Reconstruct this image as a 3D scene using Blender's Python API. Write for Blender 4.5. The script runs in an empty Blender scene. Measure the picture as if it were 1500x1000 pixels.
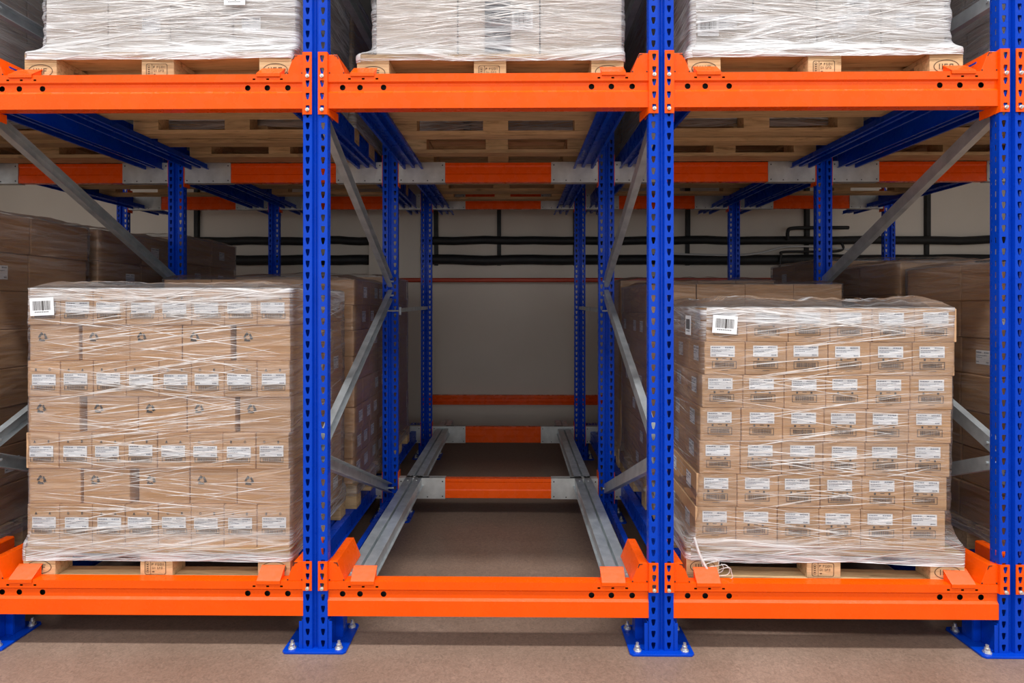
import bpy, math, random
from mathutils import Vector, Matrix, noise
from mathutils.geometry import tessellate_polygon
random.seed(7)
PI = math.pi
SC = bpy.context.scene
COL = SC.collection

# ------------------------------------------------------------------ materials
def mat(name):
    m = bpy.data.materials.new(name); m.use_nodes = True
    nt = m.node_tree; nt.nodes.clear()
    out = nt.nodes.new('ShaderNodeOutputMaterial')
    return m, nt, out

def N(nt, typ, **kw):
    n = nt.nodes.new(typ)
    for k, v in kw.items():
        if k in n.inputs: n.inputs[k].default_value = v
        else: setattr(n, k, v)
    return n

def ramp(nt, fac, stops):
    r = nt.nodes.new('ShaderNodeValToRGB')
    e = r.color_ramp.elements
    while len(e) < len(stops): e.new(0.5)
    for i, (p, c) in enumerate(stops):
        e[i].position = p
        e[i].color = (c[0], c[1], c[2], 1) if isinstance(c, (tuple, list)) else (c, c, c, 1)
    nt.links.new(fac, r.inputs[0])
    return r.outputs[0]

def noise_tex(nt, coord, scale, detail=3, rough=.55, mapping=None, distortion=0):
    n = N(nt, 'ShaderNodeTexNoise'); n.inputs['Scale'].default_value = scale
    n.inputs['Detail'].default_value = detail; n.inputs['Roughness'].default_value = rough
    n.inputs['Distortion'].default_value = distortion
    if mapping:
        mp = N(nt, 'ShaderNodeMapping'); mp.inputs['Scale'].default_value = mapping[0]
        if len(mapping) > 1: mp.inputs['Rotation'].default_value = mapping[1]
        nt.links.new(coord, mp.inputs[0]); coord = mp.outputs[0]
    nt.links.new(coord, n.inputs['Vector'])
    return n.outputs['Fac']

def math_n(nt, op, a, b=None, clamp=False):
    m = N(nt, 'ShaderNodeMath'); m.operation = op; m.use_clamp = clamp
    for i, x in enumerate((a, b)):
        if x is None: continue
        if isinstance(x, (int, float)): m.inputs[i].default_value = x
        else: nt.links.new(x, m.inputs[i])
    return m.outputs[0]

def painted(name, c0, c1, rough=.38, scale=6, bump=.02, metallic=0, spec=.5):
    m, nt, out = mat(name)
    tc = N(nt, 'ShaderNodeTexCoord')
    f = noise_tex(nt, tc.outputs['Object'], scale, 4)
    col = ramp(nt, f, [(.3, c0), (.7, c1)])
    b = N(nt, 'ShaderNodeBsdfPrincipled')
    b.inputs['Metallic'].default_value = metallic
    b.inputs['Specular IOR Level'].default_value = spec
    nt.links.new(col, b.inputs['Base Color'])
    rr = noise_tex(nt, tc.outputs['Object'], scale*3, 3)
    r = ramp(nt, rr, [(.3, rough-.08), (.7, rough+.08)])
    nt.links.new(r, b.inputs['Roughness'])
    if bump:
        bp = N(nt, 'ShaderNodeBump'); bp.inputs['Strength'].default_value = bump; bp.inputs['Distance'].default_value = .01
        nt.links.new(noise_tex(nt, tc.outputs['Object'], 60, 2), bp.inputs['Height'])
        nt.links.new(bp.outputs[0], b.inputs['Normal'])
    nt.links.new(b.outputs[0], out.inputs[0])
    return m

ORANGE = painted('orange_paint', (.90, .088, .001), (.95, .102, .002), .27, 5, .03, 0, .28)
BLUE = painted('blue_paint', (.0008, .044, .46), (.0012, .055, .53), .30, 5, .03, 0, .16)
GALV = painted('galvanised_steel', (.44, .49, .52), (.64, .69, .72), .38, 14, .03, .6)
PLATE = painted('zinc_plate', (.46, .47, .46), (.66, .67, .65), .5, 9, .03, .4)
BOLT = painted('bolt_zinc', (.7, .7, .68), (.85, .85, .82), .3, 30, 0, .8)
BLACK = painted('black_insulation_and_shade', (.006, .006, .006), (.012, .012, .012), .6, 5, .05)
REDP = painted('red_pipe_paint', (.45, .05, .02), (.55, .07, .03), .4, 5, 0)
PAPER = painted('label_paper', (.90, .91, .94), (.94, .95, .97), .6, 10, 0)
INK = painted('print_ink', (.05, .045, .045), (.09, .08, .075), .7, 10, 0)
INKL = painted('print_grey_ink', (.12, .09, .07), (.18, .13, .10), .7, 10, 0)
INKB = painted('label_text_ink', (.22, .24, .30), (.36, .38, .44), .7, 10, 0)
STAMP = painted('burnt_stamp', (.07, .04, .02), (.14, .085, .045), .8, 30, 0)
HOSE = painted('pale_cable', (.45, .45, .44), (.55, .55, .53), .5, 5, 0)
SLIP = painted('blue_grey_sheet', (.022, .03, .055), (.035, .045, .075), .5, 5, 0)

def wall_mat(name, c0, c1):
    m, nt, out = mat(name)
    tc = N(nt, 'ShaderNodeTexCoord')
    f = noise_tex(nt, tc.outputs['Object'], .9, 6, .6)
    col = ramp(nt, f, [(.3, c0), (.7, c1)])
    b = N(nt, 'ShaderNodeBsdfPrincipled', Roughness=.85)
    nt.links.new(col, b.inputs['Base Color'])
    bp = N(nt, 'ShaderNodeBump'); bp.inputs['Strength'].default_value = .08; bp.inputs['Distance'].default_value = .01
    nt.links.new(noise_tex(nt, tc.outputs['Object'], 35, 4), bp.inputs['Height'])
    nt.links.new(bp.outputs[0], b.inputs['Normal'])
    nt.links.new(b.outputs[0], out.inputs[0])
    return m
WALL = wall_mat('wall_plaster', (.66, .59, .50), (.72, .65, .56))
CEIL = wall_mat('ceiling_paint', (.55, .55, .55), (.6, .6, .6))

def floor_mat():
    m, nt, out = mat('floor_sealed_concrete')
    tc = N(nt, 'ShaderNodeTexCoord')
    o = tc.outputs['Object']
    big = noise_tex(nt, o, 1.3, 6, .6, distortion=.4)
    col = ramp(nt, big, [(.28, (.205, .135, .099)), (.5, (.245, .166, .125)), (.74, (.30, .210, .162))])
    fine = noise_tex(nt, o, 55, 4, .65, distortion=1.5)
    sp = ramp(nt, fine, [(.28, .70), (.52, 1.0), (.72, 1.22)])
    mx = N(nt, 'ShaderNodeMixRGB'); mx.blend_type = 'MULTIPLY'; mx.inputs[0].default_value = 1
    nt.links.new(col, mx.inputs[1]); nt.links.new(sp, mx.inputs[2])
    # thin trowel scratches
    v = noise_tex(nt, o, 16, 3, .6, distortion=2.5)
    d = math_n(nt, 'ABSOLUTE', math_n(nt, 'SUBTRACT', v, .5))
    sc = ramp(nt, d, [(.0, 1.10), (.014, 1.0)])
    mx2 = N(nt, 'ShaderNodeMixRGB'); mx2.blend_type = 'MULTIPLY'; mx2.inputs[0].default_value = 1
    nt.links.new(mx.outputs[0], mx2.inputs[1]); nt.links.new(sc, mx2.inputs[2])
    b = N(nt, 'ShaderNodeBsdfPrincipled')
    nt.links.new(mx2.outputs[0], b.inputs['Base Color'])
    r = ramp(nt, big, [(.3, .42), (.7, .58)])
    nt.links.new(r, b.inputs['Roughness'])
    b.inputs['Specular IOR Level'].default_value = .35
    bp = N(nt, 'ShaderNodeBump'); bp.inputs['Strength'].default_value = .06; bp.inputs['Distance'].default_value = .004
    nt.links.new(fine, bp.inputs['Height']); nt.links.new(bp.outputs[0], b.inputs['Normal'])
    nt.links.new(b.outputs[0], out.inputs[0])
    return m
FLOOR = floor_mat()

def card_mat(name, c0, c1):
    m, nt, out = mat(name)
    tc = N(nt, 'ShaderNodeTexCoord'); oi = N(nt, 'ShaderNodeObjectInfo')
    va = N(nt, 'ShaderNodeVectorMath'); va.operation = 'ADD'
    sv = N(nt, 'ShaderNodeVectorMath'); sv.operation = 'SCALE'
    nt.links.new(oi.outputs['Location'], sv.inputs[0]); sv.inputs['Scale'].default_value = 3.7
    nt.links.new(tc.outputs['Object'], va.inputs[0]); nt.links.new(sv.outputs[0], va.inputs[1])
    f = noise_tex(nt, va.outputs[0], 7, 4, .6, mapping=((.6, .6, 5),), distortion=.5)
    fl = noise_tex(nt, va.outputs[0], 90, 2, .5, mapping=((.5, .5, 3),))
    s = math_n(nt, 'ADD', math_n(nt, 'MULTIPLY', f, .6), math_n(nt, 'MULTIPLY', fl, .4))
    col = ramp(nt, s, [(.35, c0), (.65, c1)])
    hs = N(nt, 'ShaderNodeHueSaturation')
    nt.links.new(col, hs.inputs['Color'])
    val = math_n(nt, 'ADD', math_n(nt, 'MULTIPLY', oi.outputs['Random'], .12), .94)
    nt.links.new(val, hs.inputs['Value'])
    b = N(nt, 'ShaderNodeBsdfPrincipled', Roughness=.78)
    b.inputs['Specular IOR Level'].default_value = .25
    nt.links.new(hs.outputs[0], b.inputs['Base Color'])
    nt.links.new(b.outputs[0], out.inputs[0])
    return m
CARD = card_mat('cardboard', (.60, .365, .20), (.66, .41, .23))
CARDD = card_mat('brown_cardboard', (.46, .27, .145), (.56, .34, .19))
CARDW = card_mat('pale_cardboard', (.60, .52, .46), (.68, .60, .54))

def wood_mat():
    m, nt, out = mat('pallet_wood')
    tc = N(nt, 'ShaderNodeTexCoord'); oi = N(nt, 'ShaderNodeObjectInfo')
    geo = N(nt, 'ShaderNodeNewGeometry')
    va = N(nt, 'ShaderNodeVectorMath'); va.operation = 'ADD'
    sv = N(nt, 'ShaderNodeVectorMath'); sv.operation = 'SCALE'; sv.inputs['Scale'].default_value = 2.3
    nt.links.new(oi.outputs['Location'], sv.inputs[0])
    nt.links.new(tc.outputs['Object'], va.inputs[0]); nt.links.new(sv.outputs[0], va.inputs[1])
    f = noise_tex(nt, va.outputs[0], 5, 5, .6, mapping=((.9, 9, 9),), distortion=1.2)
    col = ramp(nt, f, [(.25, (.27, .165, .08)), (.45, (.56, .38, .20)), (.75, (.72, .50, .28))])
    k = noise_tex(nt, va.outputs[0], 9, 2, .5, mapping=((.7, 2, 2),))
    kn = ramp(nt, k, [(.22, .45), (.30, 1.0)])
    mx = N(nt, 'ShaderNodeMixRGB'); mx.blend_type = 'MULTIPLY'; mx.inputs[0].default_value = .8
    nt.links.new(col, mx.inputs[1]); nt.links.new(kn, mx.inputs[2])
    hs = N(nt, 'ShaderNodeHueSaturation'); nt.links.new(mx.outputs[0], hs.inputs['Color'])
    nt.links.new(math_n(nt, 'ADD', math_n(nt, 'MULTIPLY', oi.outputs['Random'], .3), .82), hs.inputs['Value'])
    b = N(nt, 'ShaderNodeBsdfPrincipled', Roughness=.75)
    b.inputs['Specular IOR Level'].default_value = .25
    nt.links.new(hs.outputs[0], b.inputs['Base Color'])
    bp = N(nt, 'ShaderNodeBump'); bp.inputs['Strength'].default_value = .25; bp.inputs['Distance'].default_value = .004
    nt.links.new(f, bp.inputs['Height']); nt.links.new(bp.outputs[0], b.inputs['Normal'])
    nt.links.new(b.outputs[0], out.inputs[0])
    return m
WOOD = wood_mat()

def film_mat(name, base, gain, top, bottom, hmax, thr=.5, seed=0., gloss=.35):
    """stretch film: clear, milky where the folds of film lie thick; UV in metres round / up the load"""
    m, nt, out = mat(name)
    uv = N(nt, 'ShaderNodeUVMap')
    off = N(nt, 'ShaderNodeVectorMath'); off.operation = 'ADD'; off.inputs[1].default_value = (seed*3.1, seed*1.7, 0)
    nt.links.new(uv.outputs[0], off.inputs[0]); c = off.outputs[0]
    def ridge(scale, sx, sy, rot, width, dist=.6):
        mr = N(nt, 'ShaderNodeMapping'); mr.inputs['Rotation'].default_value = (0, 0, rot); nt.links.new(c, mr.inputs[0])
        f = noise_tex(nt, mr.outputs[0], scale, 3, .55, mapping=((sx, sy, 1),), distortion=dist)
        d = math_n(nt, 'ABSOLUTE', math_n(nt, 'SUBTRACT', f, .5))
        return math_n(nt, 'SUBTRACT', 1.0, math_n(nt, 'MULTIPLY', d, 1.0/width), True)
    r1 = ridge(1.0, .8, 19, .0, .045)
    r2 = ridge(1.0, .5, 14, -.16, .035)
    r3 = ridge(1.0, .5, 15, .10, .035)
    r4 = ridge(1.0, 1.4, 48, .02, .06)
    patch = ramp(nt, noise_tex(nt, c, 1.6, 3, .6, mapping=((1, 2.6, 1),)), [(thr-.12, 0.0), (thr+.18, 1.0)])
    s = math_n(nt, 'MAXIMUM', math_n(nt, 'MAXIMUM', r1, r2), math_n(nt, 'MAXIMUM', r3, math_n(nt, 'MULTIPLY', r4, .6)))
    broad = ramp(nt, noise_tex(nt, c, 1.0, 4, .6, mapping=((1.2, 16, 1),), distortion=.8), [(.42, 0.0), (.68, 1.0)])
    sep = N(nt, 'ShaderNodeSeparateXYZ'); nt.links.new(uv.outputs[0], sep.inputs[0])
    v = sep.outputs['Y']
    low = N(nt, 'ShaderNodeMapRange'); low.inputs['From Min'].default_value = .07; low.inputs['From Max'].default_value = .24
    low.inputs['To Min'].default_value = bottom; low.inputs['To Max'].default_value = 0; nt.links.new(v, low.inputs['Value'])
    hi = N(nt, 'ShaderNodeMapRange'); hi.inputs['From Min'].default_value = hmax-.17; hi.inputs['From Max'].default_value = hmax-.01
    hi.inputs['To Min'].default_value = 0; hi.inputs['To Max'].default_value = top; nt.links.new(v, hi.inputs['Value'])
    layer = math_n(nt, 'ADD', low.outputs[0], hi.outputs[0])
    g = math_n(nt, 'ADD', math_n(nt, 'MULTIPLY', patch, gain), math_n(nt, 'ADD', gain*.35, layer))
    a = math_n(nt, 'ADD', math_n(nt, 'MULTIPLY', s, g),
               math_n(nt, 'ADD', base, math_n(nt, 'MULTIPLY', broad, math_n(nt, 'ADD', layer, gain*.45))))
    a = math_n(nt, 'MINIMUM', a, .93, True)
    b = N(nt, 'ShaderNodeBsdfPrincipled', Roughness=gloss)
    b.inputs['Base Color'].default_value = (.80, .80, .82, 1)
    b.inputs['Specular IOR Level'].default_value = .6
    bp = N(nt, 'ShaderNodeBump'); bp.inputs['Strength'].default_value = .7; bp.inputs['Distance'].default_value = .006
    nt.links.new(math_n(nt, 'ADD', s, broad), bp.inputs['Height'])
    nt.links.new(bp.outputs[0], b.inputs['Normal'])
    tr = N(nt, 'ShaderNodeBsdfTransparent')
    gl = N(nt, 'ShaderNodeBsdfGlossy', Roughness=.22); gl.inputs['Color'].default_value = (.9, .9, .92, 1)
    nt.links.new(bp.outputs[0], gl.inputs['Normal'])
    fr = N(nt, 'ShaderNodeFresnel', IOR=1.4); nt.links.new(bp.outputs[0], fr.inputs['Normal'])
    m0 = N(nt, 'ShaderNodeMixShader')
    nt.links.new(math_n(nt, 'MULTIPLY', fr.outputs[0], .8), m0.inputs[0])
    nt.links.new(tr.outputs[0], m0.inputs[1]); nt.links.new(gl.outputs[0], m0.inputs[2])
    mx = N(nt, 'ShaderNodeMixShader')
    nt.links.new(a, mx.inputs[0]); nt.links.new(m0.outputs[0], mx.inputs[1]); nt.links.new(b.outputs[0], mx.inputs[2])
    nt.links.new(mx.outputs[0], out.inputs[0])
    return m

def strand_mat():
    m, nt, out = mat('film_fold')
    b = N(nt, 'ShaderNodeBsdfPrincipled', Roughness=.3); b.inputs['Base Color'].default_value = (.86, .84, .83, 1)
    tr = N(nt, 'ShaderNodeBsdfTransparent'); mx = N(nt, 'ShaderNodeMixShader'); mx.inputs[0].default_value = .55
    tc = N(nt, 'ShaderNodeTexCoord')
    f = noise_tex(nt, tc.outputs['Object'], 9, 3)
    nt.links.new(ramp(nt, f, [(.35, .12), (.62, .75)]), mx.inputs[0])
    nt.links.new(tr.outputs[0], mx.inputs[1]); nt.links.new(b.outputs[0], mx.inputs[2]); nt.links.new(mx.outputs[0], out.inputs[0])
    return m
STRAND = strand_mat()

# ------------------------------------------------------------------ mesh builder
class MB:
    def __init__(s): s.v = []; s.f = []; s.m = []
    def add(s, vs, fs, mi=0):
        o = len(s.v); s.v += [tuple(p) for p in vs]
        for f in fs: s.f.append(tuple(i+o for i in f)); s.m.append(mi)
        return s
    def box(s, x0, x1, y0, y1, z0, z1, mi=0):
        return s.add([(x0,y0,z0),(x1,y0,z0),(x1,y1,z0),(x0,y1,z0),(x0,y0,z1),(x1,y0,z1),(x1,y1,z1),(x0,y1,z1)],
                     [(0,3,2,1),(4,5,6,7),(0,1,5,4),(1,2,6,5),(2,3,7,6),(3,0,4,7)], mi)
    def prism(s, pts, a, ax, mi=0):
        """closed polygon pts extruded between a[0], a[1] along axis ax ('x','y','z'); pts are the other two coords in order"""
        n = len(pts)
        def mk(p, t):
            return {'x': (t, p[0], p[1]), 'y': (p[0], t, p[1]), 'z': (p[0], p[1], t)}[ax]
        vs = [mk(p, a[0]) for p in pts] + [mk(p, a[1]) for p in pts]
        fs = [(i, (i+1) % n, (i+1) % n + n, i+n) for i in range(n)] + [tuple(range(n-1, -1, -1)), tuple(range(n, 2*n))]
        return s.add(vs, fs, mi)
    def bar(s, p, q, w, h, mi=0, up=(0, 0, 1)):
        p, q = Vector(p), Vector(q); d = (q-p).normalized(); u = Vector(up)
        a = d.cross(u)
        if a.length < 1e-4: a = d.cross(Vector((1, 0, 0)))
        a.normalize(); b = a.cross(d).normalized()
        vs = [e + a*(w/2*i) + b*(h/2*j) for e in (p, q) for i, j in ((-1,-1),(1,-1),(1,1),(-1,1))]
        return s.add(vs, [(0,1,2,3),(7,6,5,4),(0,4,5,1),(1,5,6,2),(2,6,7,3),(3,7,4,0)], mi)
    def cyl(s, p, q, r, n=12, mi=0, r2=None):
        p, q = Vector(p), Vector(q); d = (q-p).normalized()
        a = d.cross(Vector((0, 0, 1)))
        if a.length < 1e-4: a = Vector((1, 0, 0))
        a.normalize(); b = d.cross(a); r2 = r if r2 is None else r2
        vs = [p + a*r*math.cos(2*PI*i/n) + b*r*math.sin(2*PI*i/n) for i in range(n)] + \
             [q + a*r2*math.cos(2*PI*i/n) + b*r2*math.sin(2*PI*i/n) for i in range(n)]
        return s.add(vs, [(i, (i+1) % n, n+(i+1) % n, n+i) for i in range(n)] + [tuple(range(n-1,-1,-1)), tuple(range(n, 2*n))], mi)
    def tube(s, pts, r, n=8, mi=0):
        pts = [Vector(p) for p in pts]; rings = []
        a = None
        for i, p in enumerate(pts):
            d = (pts[min(i+1, len(pts)-1)] - pts[max(i-1, 0)]).normalized()
            if a is None:
                a = d.cross(Vector((0, 0, 1)))
                if a.length < 1e-3: a = d.cross(Vector((1, 0, 0)))
            a = (a - d*a.dot(d)).normalized(); b = d.cross(a)
            rings.append([p + a*r*math.cos(2*PI*k/n) + b*r*math.sin(2*PI*k/n) for k in range(n)])
        vs = [v for rg in rings for v in rg]; fs = []
        for i in range(len(rings)-1):
            for k in range(n):
                fs.append((i*n+k, i*n+(k+1) % n, (i+1)*n+(k+1) % n, (i+1)*n+k))
        fs += [tuple(range(n-1,-1,-1)), tuple(range((len(rings)-1)*n, len(rings)*n))]
        return s.add(vs, fs, mi)
    def quad(s, o, u, v, mi=0):
        o, u, v = Vector(o), Vector(u), Vector(v)
        return s.add([o, o+u, o+u+v, o+v], [(0, 1, 2, 3)], mi)
    def cell(s, o, u, v, W, H, hole, mi=0):
        """rectangle W x H at o along unit u, v with one polygonal hole"""
        o, u, v = Vector(o), Vector(u), Vector(v)
        outer = [Vector((0,0,0)), Vector((W,0,0)), Vector((W,H,0)), Vector((0,H,0))]
        hp = [Vector((a, b, 0)) for a, b in hole]
        tris = tessellate_polygon([outer, hp]); allp = outer + hp
        return s.add([o + u*p.x + v*p.y for p in allp], [tuple(t) for t in tris], mi)
    def poly(s, pts, mi=0):
        return s.add(pts, [tuple(range(len(pts)))], mi)
    def mesh(s, name, mats, smooth=False):
        me = bpy.data.meshes.new(name); me.from_pydata(s.v, [], s.f)
        for m in (mats if isinstance(mats, (list, tuple)) else [mats]): me.materials.append(m)
        me.polygons.foreach_set('material_index', s.m)
        if smooth: me.polygons.foreach_set('use_smooth', [True]*len(s.f))
        me.update(); return me
    def build(s, name, mats, parent=None, loc=(0,0,0), bevel=0, solid=0, smooth=False, fix=True):
        me = s.mesh(name, mats, smooth)
        return link(name, me, parent, loc, bevel, solid)

def link(name, me, parent=None, loc=(0,0,0), bevel=0, solid=0):
    o = bpy.data.objects.new(name, me); COL.objects.link(o); o.location = loc
    if parent is not None: o.parent = parent
    if solid:
        m = o.modifiers.new('s', 'SOLIDIFY'); m.thickness = solid; m.offset = 0
    if bevel:
        m = o.modifiers.new('b', 'BEVEL'); m.width = bevel; m.segments = 2; m.limit_method = 'ANGLE'; m.angle_limit = .6
    return o

def empty(name, loc=(0,0,0), rz=0):
    o = bpy.data.objects.new(name, None); COL.objects.link(o); o.location = loc; o.rotation_euler = (0,0,rz)
    o.empty_display_size = .1; return o

def tag(o, label, cat, group=None):
    o['label'] = label; o['category'] = cat; o['kind'] = 'thing'
    if group: o['group'] = group
    return o

def struct(o): o['kind'] = 'structure'; return o

KIDS = {}
def copy_tree(o, parent=None, skip=()):
    c = o.copy(); COL.objects.link(c)
    if parent is not None: c.parent = parent
    for ch in list(o.children):
        if ch.name.split('.')[0] in skip: continue
        copy_tree(ch, c, skip)
    return c

# ------------------------------------------------------------------ dimensions
P = 1.5                      # bay pitch
FX = [-3.75, -2.25, -.75, .75, 2.25, 3.75]
YM, YB = 1.47, 3.07          # middle and rear posts
WALLY = 3.92
ZL, ZU = .302, 2.509         # tops of the lower and upper front beams
PW = .105

# ------------------------------------------------------------------ setting
f = MB().box(-14, 14, -16, WALLY+.2, -.1, 0).build('floor', FLOOR); struct(f)
w = MB().box(-9, 9, WALLY, WALLY+.2, 0, 3.8).build('wall_back', WALL); struct(w)
w = MB().box(-6.4, -6.2, -.5, WALLY, 0, 3.8).build('added_wall_left', WALL); struct(w)  # unseen side wall, added to keep light out of the open rack end
w = MB().box(6.2, 6.4, -.5, WALLY, 0, 3.8).build('added_wall_right', WALL); struct(w)  # same on the right: unseen, added against light from the side
c = MB().box(-14, 14, -16, .0, 12, 12.1).box(-14, 14, .0, WALLY+.2, 3.80, 3.95).box(-14, 14, -.1, 0, 3.80, 12).build('ceiling_and_light_block', CEIL); struct(c)  # high ceiling, plus low slab and bulkhead added to block light above the rack
pl = MB().box(-1.50, -.93, WALLY-.14, WALLY, 0, 4.2).build('trim_1', WALL, bevel=.006); struct(pl); 

def hpipe(name, x0, x1, y, z, r, m, label, cat, group=None, wav=.0):
    b = MB(); n = 40
    pts = [(x0+(x1-x0)*i/n, y, z + wav*noise.noise(Vector((i*.37, z*9, 0)))) for i in range(n+1)]
    b.tube(pts, r, 14)
    o = b.build(name, m, smooth=True); tag(o, label, cat, group); return o
hpipe('insulated_pipe', -.92, 6.1, WALLY-.05, 2.225, .046, BLACK, 'upper of two thick black pipes along the back wall right of the pillar', 'pipe', 'black pipes on the back wall', .02)
hpipe('insulated_pipe', -.92, 6.1, WALLY-.06, 2.01, .056, BLACK, 'lower of two thick black pipes along the back wall right of the pillar', 'pipe', 'black pipes on the back wall', .015)
hpipe('insulated_pipe', -6.1, -1.51, WALLY-.05, 2.225, .046, BLACK, 'upper of two thick black pipes along the back wall left of the pillar', 'pipe', 'black pipes on the back wall', .02)
hpipe('insulated_pipe', -6.1, -1.51, WALLY-.06, 2.01, .056, BLACK, 'lower of two thick black pipes along the back wall left of the pillar', 'pipe', 'black pipes on the back wall', .015)
hpipe('red_pipe', -6.1, 6.1, WALLY-.165, 1.78, .024, REDP, 'thin red pipe running along the back wall below the black pipes', 'pipe')
def px_wall(px): return (px-755)*(1+(WALLY-.06)/2.45)/338+.12
HN = {283: 'black vertical hanger bar on back wall seen behind the left bay', 458: 'black vertical hanger bar on back wall behind the left front upright',
      638: 'black vertical hanger bar on back wall beside the left rear post of the empty bay',
      731: 'black vertical hanger bar on back wall above the middle of the empty bay',
      843: 'black vertical hanger bar on back wall beside the right rear post of the empty bay',
      1008: 'black vertical hanger bar on back wall just right of the right front upright',
      1182: 'black vertical hanger bar on back wall left of the middle post behind the right load',
      1357: 'black vertical hanger bar on back wall behind the long brace of the right bay'}
for px, lb in HN.items():
    x = px_wall(px)
    b = MB().box(x-.022, x+.022, WALLY-.05, WALLY, 2.262, 3.6)
    b.box(x-.022, x+.022, WALLY-.028, WALLY, 1.95, 2.27)
    o = b.build('pipe_hanger', BLACK); tag(o, lb, 'pipe hanger', 'pipe hangers on the back wall')
# low orange rail on the wall with zinc end shoe
r = empty('wall_guard_rail', (0, WALLY-.07, .394)); tag(r, 'low orange guard rail along the back wall behind the empty bay', 'guard rail')
MB().prism([(0,0),(.06,0),(.06,.105),(0,.105),(0,.075),(.012,.07),(.012,.035),(0,.03)], (-1.17, 1.62), 'x').build('rail', ORANGE, r)
o = MB().box(-1.17, -.98, -.004, .064, -.004, .109).build('end_shoe', PLATE, r)
o = MB().box(1.43, 1.62, -.004, .064, -.004, .109).build('end_shoe', PLATE, r)
for sx in (-1.0, 1.4):
    MB().box(sx, sx+.05, .06, .07, -.06, .17).build('bracket', PLATE, r)
# bent pipe and cables on the right part of the wall
def curve_pts(pts, n=10):
    out = []
    P4 = [Vector(p) for p in pts]; P4 = [P4[0]]+P4+[P4[-1]]
    for i in range(1, len(P4)-2):
        for k in range(n):
            t = k/n; a, b_, c_, d_ = P4[i-1], P4[i], P4[i+1], P4[i+2]
            out.append(.5*((2*b_)+(c_-a)*t+(2*a-5*b_+4*c_-d_)*t*t+(3*b_-a-3*c_+d_)*t**3))
    out.append(P4[-2]); return out
def wp(px, py, y=WALLY-.13):
    k = 1+y/2.45; return ((px-755)*k/338+.12, y, 1.503+(447-py)*k/338)
o = MB().tube(curve_pts([wp(1152, 352), wp(1152, 340), wp(1158, 335), wp(1190, 334), wp(1240, 334)]), .02, 8).build('bent_pipe', BLACK, smooth=True)
tag(o, 'black bent pipe looping up from the upper black pipe on the back wall', 'pipe')
o = MB().tube(curve_pts([wp(985, 372), wp(1070, 374), wp(1110, 371), wp(1150, 362), wp(1200, 362), wp(1240, 366)]), .011, 8).build('pale_cable', HOSE, smooth=True)
tag(o, 'pale cable sagging between the two black wall pipes', 'cable')
o = MB().tube(curve_pts([wp(1140, 392), wp(1142, 374), wp(1150, 369), wp(1225, 368), wp(1230, 356)]), .014, 8).build('thin_black_hose', BLACK, smooth=True)
tag(o, 'thin black hose crossing the lower black wall pipe', 'hose')

# ------------------------------------------------------------------ upright frames
def teardrop():
    return [(.0115, .010), (.0155, .0075), (.0195, .010), (.0235, .024), (.0245, .034), (.022, .0375), (.009, .0375), (.0065, .034), (.0075, .024)]
def shift(poly, dx, dy): return [(a+dx, b+dy) for a, b in poly]
def post_mesh(h):
    b = MB(); z0 = .01; n = int((h-z0)/.05)
    hw = PW/2; g = .0145
    fw = hw-g
    for k in range(n):
        z = z0+k*.05
        for s in (-1, 1):
            xo = -hw if s < 0 else g
            hole = shift(teardrop(), fw/2-.0155, 0)
            b.cell((xo, 0, z), (1,0,0), (0,0,1), fw, .05, hole)
            sl = [(.014,.012),(.021,.012),(.021,.036),(.014,.036)]
            b.cell((s*hw, 0, z), (0,1,0), (0,0,1), .036, .05, sl)
            b.cell((s*hw*.82, .043, z), (0,1,0), (0,0,1), .014, .05, [(.005,.02),(.009,.02),(.009,.03),(.005,.03)])
    z1 = z0+n*.05
    def strip(p, q): b.add([(p[0],p[1],z0),(q[0],q[1],z0),(q[0],q[1],z1),(p[0],p[1],z1)], [(0,1,2,3)])
    strip((-g,0), (-.011,.016)); strip((-.011,.016), (-.003,.016)); strip((-.003,.016), (0,.013)); strip((0,.013), (.003,.016)); strip((.003,.016), (.011,.016)); strip((.011,.016), (g,0))
    for s in (-1, 1):
        strip((s*hw,.036), (s*hw*.82,.043))
    return b.mesh('post', BLUE)
POST = post_mesh(3.7)

def base_plate_mesh():
    w, y0, y1 = .138, -.026, .20
    ch = .012
    pts = [(-w+ch,y0),(w-ch,y0),(w,y0+ch),(w,y1-ch),(w-ch,y1),(-w+ch,y1),(-w,y1-ch),(-w,y0+ch)]
    return MB().prism(pts, (0, .010), 'z').mesh('base_plate', BLUE)
BASE = base_plate_mesh()
def bolt_mesh():
    b = MB(); b.cyl((0,0,0), (0,0,.004), .017, 16); b.cyl((0,0,.004), (0,0,.009), .014, 16)
    b.cyl((0,0,.009), (0,0,.021), .0115, 6); b.cyl((0,0,.021), (0,0,.034), .0065, 10)
    return b.mesh('anchor_bolt', BOLT)
BOLTM = bolt_mesh()
def foot_mesh():
    b = MB()
    for s in (-1, 1):
        b.box(s*.0555, s*.0595, .0, .085, .01, .135); b.box(min(s*.0595, s*.072), max(s*.0595, s*.072), .0, .004, .01, .128)
        b.box(s*.0595, s*.092, .088, .092, .01, .155) if s > 0 else b.box(-.092, -.0595, .088, .092, .01, .155)
        b.box(s*.09, s*.094, .092, .15, .01, .155)
    b.box(-.0595, .0595, .088, .092, .01, .155)
    for s in (-1, 1): b.cyl((s*.074, .012, .012), (s*.074, .012, .017), .006, 8)
    return b.mesh('foot_bracket', BLUE)
FOOT = foot_mesh()
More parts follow.
